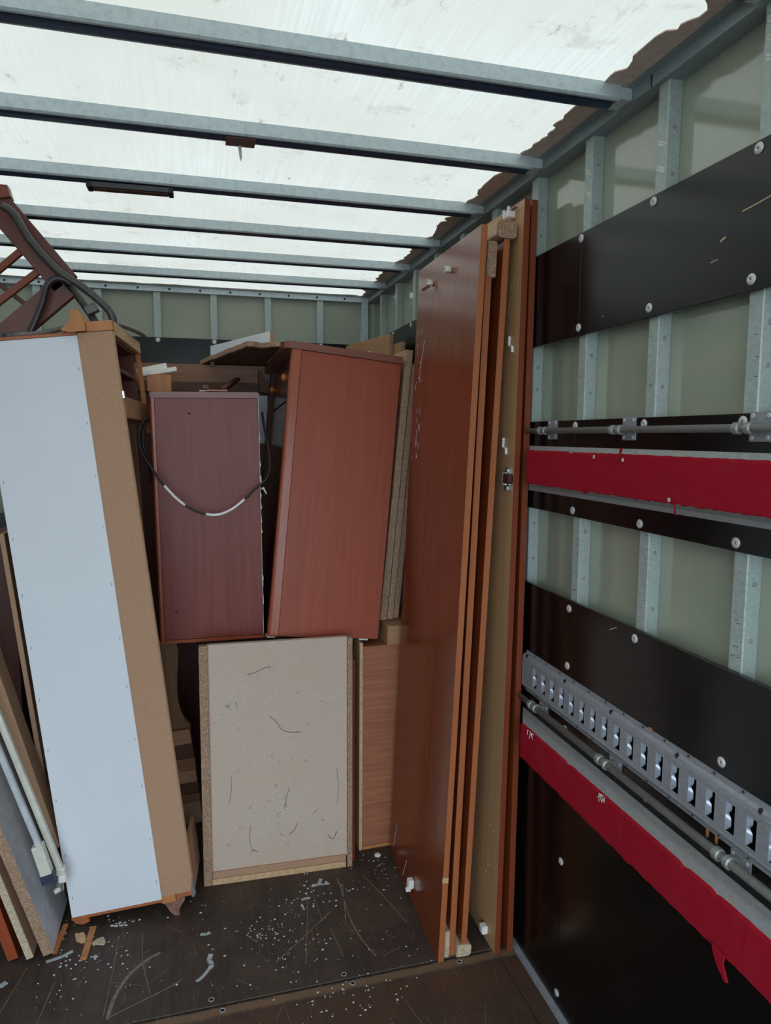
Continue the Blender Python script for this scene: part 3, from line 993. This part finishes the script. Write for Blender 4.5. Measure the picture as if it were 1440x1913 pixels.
# ================================================================= DISPLAY CABINET AT LEFT (back to the door)
Cb = empty('display_cabinet', 'tall wooden cabinet leaning left, seen from its white hardboard back', 'cabinet', pose(-.42, 2.277, .035, -5.41, -.93, -6.09))
H = 1.829
BW, SW, DP = .283, .389, .45
box('white_back', .002, BW, 0, .004, 0.0, H - .006, M_WHITE, Cb, .0005)
prism('hardboard_strip', [(BW + .001, .004), (BW + .001, -.003), (BW + .010, -.0045), (SW - .004, -.003), (SW, .002), (SW, .010), (BW + .001, .010)], 'z', .012, H - .001, M_MDF, Cb)
bm = bmesh.new()
add_box(bm, 0, SW - .012, .005, .022, .002, H - .02)          # back boards behind the sheets
obj('inner_back', finish(bm, 'ib'), M_ROSE, Cb)
box('side_panel', 0.0, .018, .0225, DP, 0, H - .018, M_DARKRED, Cb)
prism('bottom_edge', [(0, -.010), (SW - .05, -.010), (SW - .05, -.0005), (0, -.0005)], 'y', .001, .20, M_EDGE, Cb)
# top: slab with rails
box('top_rail', BW + .03, SW, -.006, .022, H, H + .030, M_PINE, Cb)
prism('corner_block', [(BW - .020, H + .002), (BW + .030, H + .002), (BW + .030, H + .028), (BW + .018, H + .062), (BW - .004, H + .068), (BW - .008, H + .035), (BW - .030, H + .018), (BW - .040, H + .010)], 'y', -.020, .030, M_PINE, Cb)
box('top_edge', .0, BW - .002, -.002, .02, H - .0055, H + .003, M_EDGE, Cb, .001)
box('top_slab', .0, SW - .016, .023, DP, H - .017, H + .010, M_ROSE, Cb)
box('top_rail', SW - .0155, SW + .003, .0225, DP + .004, H - .012, H + .030, M_LIP, Cb)
# open right side, top compartment
box('front_stile', SW - .016, SW, DP - .014, DP, H - .30, H - .0125, M_PINE, Cb)
box('shelf_rail', SW - .018, SW + .001, .024, DP, H - .262, H - .196, M_OAKL, Cb)
box('shelf', .02, SW - .021, .024, DP - .04, H - .110, H - .094, M_DARKRED, Cb)
box('compartment_back', .02, SW - .022, DP - .045, DP - .030, H - .19, H - .02, M_ROSE, Cb)
# inner face of the far front: a board with a scooped edge and the slats below it
pts = [(.020, .402), (.020, H - .264), (.345, H - .264), (.290, .765), (SW - .012, .735), (.380, .70), (.365, .62), (.355, .55), (.353, .51), (.358, .47), (.370, .435), (SW - .004, .412), (SW - .004, .402)]
prism('scooped_board', pts, 'y', DP - .030, DP - .012, M_OAKV, Cb)
z = .02
for i, (h, m) in enumerate(((.085, M_MDF), (.035, M_BROWN), (.045, M_BROWND), (.050, M_OAKL), (.050, M_BROWN), (.055, M_BROWND), (.060, M_OAKL))):
    dx = RND.uniform(0, .006)
    box('slat', .020, SW - .002 - dx, DP - .034 - RND.uniform(0, .008), DP - .012, z, z + h - .0015, m, Cb)
    z += h
box('lower_side', SW - .016, SW - .001, .022, .20, .0, .16, M_MDF, Cb)
# feet and metal bits
prism('foot', [(BW + .075, .012), (BW - .02, .012), (BW - .012, -.010), (BW + .008, -.022), (BW + .018, -.048), (BW + .030, -.066), (BW + .046, -.070), (BW + .050, -.045), (BW + .070, -.020)], 'y', .004, .055, M_FOOT, Cb)
prism('foot', [(.0, -.010), (.05, -.010), (.052, -.028), (.030, -.034), (.008, -.026)], 'y', .006, .05, M_EDGE, Cb)
box('corner_block', BW + .002, BW + .045, -.007, .003, -.012, .012, M_PINE, Cb)
box('bottom_rail', BW + .046, SW, -.004, .02, -.004, .0115, M_EDGE, Cb)
prism('metal_clip', [(SW - .010, -.006), (SW - .002, -.008), (SW + .004, .004), (SW - .001, .03), (SW + .002, .055), (SW - .004, .052), (SW - .009, .02)], 'y', -.008, -.004, M_CHROME, Cb)
bm = bmesh.new()
rr = random.Random(2)
for k in range(11):
    for x in (.012, BW - .010):
        zz = .05 + k * .168 + rr.uniform(-.012, .012)
        if zz < H - .02:
            add_box(bm, x, x + .0022, -.0009, .0, zz, zz + .010)
obj('staples', finish(bm, 'staples'), M_ZINC, Cb)['kind'] = 'stuff'
box('hinge', SW - .003, SW + .006, -.002, .012, H - .205, H - .180, M_CHROME, Cb, .002)

# ================================================================= UPTURNED CHAIR AND HOSE ON TOP
ch = empty('slatted_chair', 'upturned red-brown slatted chair on top of the white-backed cabinet', 'chair', Matrix.Identity(4))
yc = 2.45
P = lambda x, z, dy=0: (x, yc + dy, z)
bar('back_post', P(-.565, 2.285), P(-.376, 2.052), .085, .030, M_ROSE, ch)
bar('back_post', P(-.575, 1.865), P(-.378, 2.045), .075, .030, M_ROSE, ch)
bar('post_cap', P(-.595, 2.300, -.002), P(-.522, 2.318, -.002), .040, .046, M_EDGE_D, ch)
for a, b in (((-.720, 1.888), (-.488, 2.150)), ((-.655, 1.862), (-.442, 2.088)), ((-.600, 1.855), (-.405, 2.05))):
    pass
for a, b in (((-.66, 2.00), (-.500, 2.146)), ((-.67, 1.905), (-.447, 2.094)), ((-.640, 1.850), (-.405, 2.050))):
    bar('slat', P(*a), P(*b), .020, .018, M_EDGE_D, ch)
bar('cross_slat', P(-.64, 2.10, .012), P(-.462, 1.958, .012), .014, .012, M_DARKRED, ch)
bar('back_post', P(-.80, 2.03), P(-.595, 2.300), .075, .030, M_ROSE, ch)
bar('back_post', P(-.80, 2.03), P(-.600, 1.865), .075, .030, M_ROSE, ch)
tube('tube_leg', [(-.535, 2.40, 2.262), (-.505, 2.40, 2.240), (-.462, 2.40, 2.165), (-.392, 2.40, 2.085), (-.332, 2.40, 2.045), (-.285, 2.40, 2.008), (-.246, 2.40, 1.968), (-.238, 2.405, 1.935), (-.258, 2.42, 1.922), (-.288, 2.435, 1.934), (-.312, 2.45, 1.972), (-.345, 2.46, 2.02), (-.40, 2.465, 2.10), (-.52, 2.465, 2.26)], .0125, M_TUBE, ch, 12, 8)
tube('tube_leg', [(-.484, 2.40, 1.880), (-.462, 2.40, 1.925), (-.438, 2.40, 1.985), (-.424, 2.40, 2.034), (-.400, 2.40, 2.058), (-.372, 2.402, 2.056), (-.355, 2.405, 2.045)], .0105, M_TUBEB, ch, 12, 6)
bar('clip', (-.318, 2.43, 1.968), (-.284, 2.43, 1.985), .026, .036, M_HOSE, ch)
hs = empty('hose', 'thin grey hose lying over the top edge of the white-backed cabinet', 'hose', Matrix.Identity(4))
tube('hose_body', [(-.545, 2.37, 1.876), (-.50, 2.36, 1.880), (-.44, 2.365, 1.888), (-.39, 2.40, 1.908), (-.34, 2.43, 1.925), (-.27, 2.45, 1.930), (-.228, 2.46, 1.936), (-.196, 2.52, 1.934), (-.176, 2.62, 1.936), (-.165, 2.72, 1.938)], .008, M_HOSE, hs, 10, 6)
bm = bmesh.new(); add_tube(bm, [(-.545, 2.37, 1.876), (-.53, 2.367, 1.877), (-.515, 2.363, 1.878)], .012, 10)
obj('hose_end', finish(bm, 'he', True), M_TUBE, hs)

# ================================================================= LEFT PILE
def lean(name, label, cat, p0, ang, w, d, h, m, edge=None, group=None, yaw=0):
    e = empty(name, label, cat, pose(p0[0], p0[1], p0[2], yaw, 0, -ang), group)
    box('panel', 0, w, .001, d, 0, h, m, e)
    if edge: box('raw_edge', .0003, w - .0003, -.0006, .0015, .0003, h - .0003, edge, e, .0003)
    return e


LG = 'boards leaning at the left'
g = lean('cabinet_panel', 'pale grey laminated panel with a crumbly chipboard edge, leaning left', 'board', (-.480, 2.155, .008), 16.2, .030, .25, .95, M_GREYP, M_CHIP, LG)
lean('cabinet_panel', 'chipboard panel leaning left just outside the pale grey one', 'board', (-.527, 2.156, .006), 15.4, .021, .075, .85, M_MDF, M_CHIPP, LG)
lean('cabinet_panel', 'orange-red board leaning left at the bottom left corner', 'board', (-.580, 2.166, .004), 14.0, .030, .09, .80, M_CHERRY, M_STILE, LG)
lean('cabinet_panel', 'brown hardboard batten leaning left behind the white rails', 'board', (-.4765, 2.300, .262), 13.9, .030, .085, .85, M_MDF, M_MDF, LG)
lean('cabinet_panel', 'thin brown board tight along the left edge of the white-backed cabinet', 'board', (-.4715, 2.41, .004), 5.75, .015, .20, 1.272, M_MDF, M_MDF, LG)
e = board('dark_panel', 'dark red-brown panel standing in shadow at the left edge', 'board', pose(-1.05, 2.63, 0.0005, 0, 0, 0), (.44, .02, 1.262), M_DARKRED, None, LG)

# ---- white metal rails
wr = empty('metal_rail', 'longer of two white metal rails leaning left beside the white-backed cabinet', 'rail', Matrix.Identity(4), 'white metal rails')
bar('rail', (-.436, 2.225, .245), (-.640, 2.225, .952), .018, .018, M_CREAM, wr, (0, 1, 0))
box('rail_end', -.446, -.420, 2.213, 2.238, .222, .246, M_CREAM, wr, .003)
box('end_fitting', -.440, -.416, 2.208, 2.236, .200, .224, M_WHITEP, wr, .004)
box('end_fitting', -.446, -.428, 2.212, 2.228, .170, .205, M_CHROME, wr, .003)
tube('end_peg', [(-.452, 2.212, .174), (-.436, 2.216, .180)], .008, M_CREAM, wr, 10, 1)
wr2 = empty('metal_rail', 'shorter white metal rail with a dark blue end cap', 'rail', Matrix.Identity(4), 'white metal rails')
bar('rail', (-.482, 2.183, .350), (-.631, 2.183, .850), .016, .016, M_GREYP, wr2, (0, 1, 0))
bar('rail_foot', (-.464, 2.183, .258), (-.486, 2.183, .352), .032, .030, M_CREAM, wr2, (0, 1, 0))
bar('end_cap', (-.458, 2.183, .232), (-.4645, 2.183, .258), .036, .034, M_BLUECAP, wr2, (0, 1, 0))

# ================================================================= PILE BEHIND
bc = empty('brown_cupboard', 'brown cupboard mostly hidden behind the two red cabinets', 'cupboard', pose(-.42, 3.16, .0005, 0))
box('carcass', 0, .96, .02, .52, 0, 1.765, M_BROWND, bc)
box('door', .01, .475, 0, .019, .03, 1.75, M_DARKRED, bc)
box('door', .485, .95, 0, .019, .03, 1.75, M_DARKRED, bc)
PG = 'timber piled behind the red cabinets'
pk = board('plank', 'wide brown plank lying on edge behind the shorter red cabinet', 'plank', pose(-.36, 3.22, 1.8125, 0, 0, 0), (.68, .025, .078), M_BROWN, None, PG)
pk = board('plank', 'lower dark brown plank beneath the wide brown plank', 'plank', pose(-.30, 3.165, 1.7665, 1.0, 0, 0), (.63, .12, .045), M_BROWND, None, PG)
box('plank_knob', .34, .372, -.006, .001, .012, .034, M_BROWN, pk, .004)
st = empty('stick', 'thin brown stick poking up diagonally over the shorter red cabinet', 'stick', Matrix.Identity(4), PG)
bar('stick_body', (.112, 2.70, 1.752), (.190, 3.13, 1.824), .022, .014, M_BROWND, st, (0, 0, 1))
ob = board('wood_block', 'orange wood offcut standing on the left end of the shorter red cabinet', 'block', pose(-.160, 2.73, 1.740, 1, 0, 0), (.084, .09, .062), M_PINE, M_PINE, PG)
lt = empty('white_lath', 'pair of joined white laths lying across the orange wood offcut', 'lath', Matrix.Identity(4), PG)
bm = bmesh.new()
add_bar(bm, (-.20, 2.815, 1.816), (-.092, 2.815, 1.841), .026, .010, (0, -1, .35))
obj('lath', finish(bm, 'lath'), M_WHITEP, lt)
bm = bmesh.new()
add_bar(bm, (-.195, 2.795, 1.803), (-.056, 2.795, 1.829), .018, .014, (0, -1, .35))
obj('lath', finish(bm, 'lath'), M_WHITEP, lt)
tp = empty('wood_slip', 'flat orange slip of wood on top of the shorter red cabinet', 'slip', pose(.045, 2.55, 1.7335, -5, 0, 0))
box('slip_body', 0, .075, 0, .05, 0, .007, M_STILE, tp)
box('slip_end', -.024, -.001, .01, .05, 0, .005, M_CREAM, tp)

# broken slab, seen from below
bs = empty('broken_slab', 'broken dark brown panel with a ragged chipboard edge above the shorter red cabinet', 'board', Matrix.Translation((0, 0, 1.8945)))
pts = [(.036, 3.30), (.060, 3.18)]
rr = random.Random(8)
for k in range(14):
    t = k / 13
    pts.append((.060 + .137 * t + rr.uniform(-.004, .004), 3.18 - .61 * t + rr.uniform(-.012, .012)))
pts += [(.215, 2.575), (.232, 2.60), (.248, 2.612), (.266, 2.59), (.280, 2.56), (.308, 2.545), (.312, 3.05), (.345, 3.44), (.190, 3.40)]
prism('veneer', pts, 'z', 0, .0035, M_BROWND, bs)
prism('chip_core', [(a - .0015, b - .002) for a, b in pts], 'z', .0036, .021, M_CHIP, bs)
prism('screw_block', [(.078, 3.13), (.092, 3.13), (.092, 3.16), (.078, 3.16)], 'z', -.018, -.0002, M_TAPE, bs)
wb = empty('white_shelf', 'white laminated shelf board lying on the broken brown panel', 'board', Matrix.Identity(4), PG)
bar('panel', (.283, 2.602, 1.9365), (.085, 3.10, 1.9365), .018, .040, M_WHITE, wb, (0, 0, 1))
bar('raw_edge', (.2845, 2.598, 1.9365), (.2828, 2.6025, 1.9365), .0176, .0396, M_CHIP, wb, (0, 0, 1))
br = empty('broken_bracket', 'broken dark wooden bracket between the broken panel and the taller red cabinet', 'bracket', Matrix.Translation((.300, 3.137, 1.772)), PG)
prism('bracket_body', [(-.015, 0), (.050, -.012), (.052, .03), (.030, .034), (.004, .060), (-.002, .092), (-.018, .09), (-.02, .05)], 'y', 0, .03, M_BROWND, br)
gp = board('grey_panel', 'pale grey panel glimpsed in the gap between the two red cabinets', 'board', pose(.235, 3.1375, 1.20, 0, 0, 0), (.30, .018, .558), M_GREYP, None)
gp.location.z = .0005
gp.children[0].scale = (1, 1, 1)
for c_ in list(gp.children): bpy.data.objects.remove(c_)
box('panel', -.16, .083, 0, .018, 0, 1.755, M_GREYP, gp)
box('dark_foot_board', -.16, .075, -.012, -.0005, 0, 1.545, M_DARKRED, gp)

# tall boards in the far right corner
t1 = board('tall_board', 'pale wooden board with a white label peeping over the taller red cabinet', 'board', pose(.866, 3.10, .0005, 11.3, 0, 0), (.018, .50, 2.040), M_OAKL, M_CHIP, PG)
box('paper_label', -.0008, 0, .20, .235, 1.945, 1.985, M_WHITE, t1, 0)
board('tall_board', 'lower pale wooden board nearest the right wall behind the cabinets', 'board', pose(.888, 2.99, .0005, 1.5, 0, 0), (.018, .32, 1.992), M_OAKL, M_CHIP, PG)

# ================================================================= FLOOR DEBRIS
sk = empty('wood_splint', 'orange splint of wood on the dark floor before the white-backed cabinet', 'splint', Matrix.Identity(4))
bar('splint', (-.362, 2.118, .005), (-.352, 2.255, .007), .020, .008, M_PINE, sk, (0, 0, 1))
sk = empty('wood_splint', 'dark orange splint of wood against the foot of the pale grey panel', 'splint', Matrix.Identity(4))
bar('splint', (-.452, 2.165, .005), (-.4350, 2.268, .022), .016, .010, M_EDGE, sk, (0, 0, 1))


def flat_chip(name, label, x, y, pts, m, z=0.0, th=.004, tilt=0):
    e = empty(name, label, 'wood chip', pose(x, y, z, 0, tilt, 0))
    prism('chip', pts, 'z', 0, th, m, e)
    return e


flat_chip('wood_chip', 'yellowish wood chip left of the orange splint on the floor', -.385, 2.22, [(-.02, .022), (-.012, -.01), (.004, -.024), (.018, -.026), (.014, .005), (.004, .022), (-.008, .018)], M_LIP, .0005, .004, 4)
flat_chip('wood_chip', 'pinkish wood chip right of the orange splint on the floor', -.330, 2.188, [(-.022, -.006), (-.004, -.012), (.020, -.022), (.024, -.010), (.014, .016), (-.002, .014)], M_CHIPP, .0005, .004, -3)

# white paint flakes: a few larger ones singly, the rest as loose litter
rr = random.Random(17)
FL = [(.631, 2.401, .013, 'round white plastic cap on the floor near the oak cabinet')]
for x, y, r, lab in FL:
    me = lathe_mesh('plastic_cap', [(r, 0), (r, .003), (r * .7, .006), (r * .3, .0065)], None, 16); me.materials.append(M_WHITEP)
    tag(inst('plastic_cap', me, (x, y, .0005)), lab, 'cap')
bm = bmesh.new()


def flake(x, y, s):
    n = rr.randint(4, 6)
    a0 = rr.random() * 6.28
    el = rr.uniform(.4, 1)
    pts = []
    for k in range(n):
        a = a0 + 6.283 * k / n
        rad = s * rr.uniform(.6, 1.1)
        pts.append((x + rad * math.cos(a), y + rad * math.sin(a) * el))
    z0 = -.0012 if y < 1.84 else .0002
    add_prism(bm, pts, 'z', z0, z0 + .0015)


for k in range(80): flake(rr.gauss(.23, .10), rr.gauss(2.05, .10), .001 + .0035 * rr.random() ** 2)
for k in range(26): flake(rr.gauss(.17, .035), rr.gauss(2.10, .02), rr.uniform(.0015, .003))
for k in range(170): flake(rr.uniform(-.5, .66), rr.uniform(1.5, 2.33), .0007 + .0035 * rr.random() ** 3)
for k in range(90): flake(rr.gauss(-.36, .09), rr.gauss(2.16, .09), rr.uniform(.001, .0045))
for k in range(40): flake(rr.gauss(.40, .09), rr.gauss(2.25, .05), rr.uniform(.0015, .005))
for k in range(26): flake(rr.gauss(.62, .05), rr.gauss(2.30, .06), rr.uniform(.001, .003))
for k in range(40): flake(rr.gauss(.40, .1), rr.gauss(1.78, .04), rr.uniform(.0012, .004))
for k in range(12): flake(-.30 + .09 * rr.random(), 2.245 + .02 * rr.random(), rr.uniform(.004, .008))
tag(obj('paint_litter', finish(bm, 'litter'), M_FLAKE), 'small white paint flakes scattered over the dark plywood floor', 'litter', None, 'stuff')

bm = bmesh.new()


def smear(pts, w, z=.0003):
    for (a, b) in zip(pts, pts[1:]):
        p, q = Vector((a[0], a[1], z)), Vector((b[0], b[1], z))
        add_bar(bm, p, q, w, .0006, (0, 0, 1), 0)


smear([(.010, 2.045), (.004, 2.02), (.012, 2.0), (.006, 1.985)], .014)
smear([(.004, 1.985), (-.012, 1.962), (-.024, 1.95), (-.034, 1.945)], .010)
smear([(.399, 2.318), (.392, 2.30), (.386, 2.29), (.36, 2.285)], .012)
smear([(.386, 2.287), (.425, 2.283)], .007)
smear([(.315, 2.222), (.328, 2.226), (.345, 2.225)], .010)
smear([(.312, 2.20), (.316, 2.17)], .007)
smear([(-.02, 2.14), (-.002, 2.135), (.01, 2.142)], .012)
smear([(-.47, 2.14), (-.43, 2.15), (-.40, 2.168)], .012)
smear([(-.335, 2.12), (-.325, 2.128)], .014)
smear([(-.58, 2.07), (-.565, 2.085)], .018)
ps = obj('paint_smear', finish(bm, 'smear'), M_STAIN, floor); ps['kind'] = 'stuff'
bm = bmesh.new()
smear(smooth_path([(-.268, 1.87, 0), (-.258, 1.94, 0), (-.225, 2.02, 0), (-.175, 2.072, 0), (-.14, 2.09, 0)], 4), .010, .0001)
smear([(-.262, 1.877), (-.11, 1.942), (-.074, 1.963)], .0028, .0001)
smear(smooth_path([(.457, 2.308, 0), (.457, 2.20, 0), (.455, 2.10, 0), (.470, 1.99, 0), (.497, 1.905, 0)], 4), .0035, .0001)
smear([(.469, 2.273), (.438, 2.07)], .0025, .0001)
smear([(.34, 2.25), (.325, 2.15), (.30, 2.02), (.285, 1.93)], .0022, .0001)
smear([(.36, 2.24), (.365, 2.10)], .002, .0001)
smear([(.20, 1.96), (.28, 2.03), (.40, 2.14)], .0025, .0001)
smear([(.385, 2.06), (.40, 1.93)], .002, .0001)
smear([(.12, 2.10), (.15, 2.06), (.16, 2.10)], .003, .0001)
smear([(-.20, 2.20), (-.19, 2.06), (-.16, 1.93)], .002, .0001)
smear([(-.27, 2.20), (-.272, 2.05), (-.28, 1.88)], .002, .0001)
smear([(.55, 2.30), (.60, 2.14), (.63, 2.02)], .002, .0001)
smear([(-.52, 2.13), (-.56, 1.95), (-.58, 1.86)], .002, .0001)
smear([(-.43, 2.05), (-.45, 1.90)], .0018, .0001)
ps = obj('floor_scratches', finish(bm, 'scratch'), M_SCRATCH, floor); ps['kind'] = 'stuff'
bm = bmesh.new()
for k in range(40):
    x, y = rr.uniform(-.3, .85), rr.uniform(1.2, 1.80)
    a = rr.uniform(-.3, .5); L = rr.uniform(.03, .16)
    smear([(x, y), (x + L * math.sin(a), y + L * math.cos(a))], rr.uniform(.0006, .0014), -.0015)
for k in range(36):
    x, y = rr.uniform(-.5, .66), rr.uniform(1.86, 2.30)
    a = rr.uniform(-1.2, 1.2); L = rr.uniform(.02, .10)
    smear([(x, y), (x + L * math.sin(a), y + L * math.cos(a))], rr.uniform(.0005, .0012), 0)
ps = obj('fine_scratches', finish(bm, 'scratch2'), M_SCRATCH, floor); ps['kind'] = 'stuff'
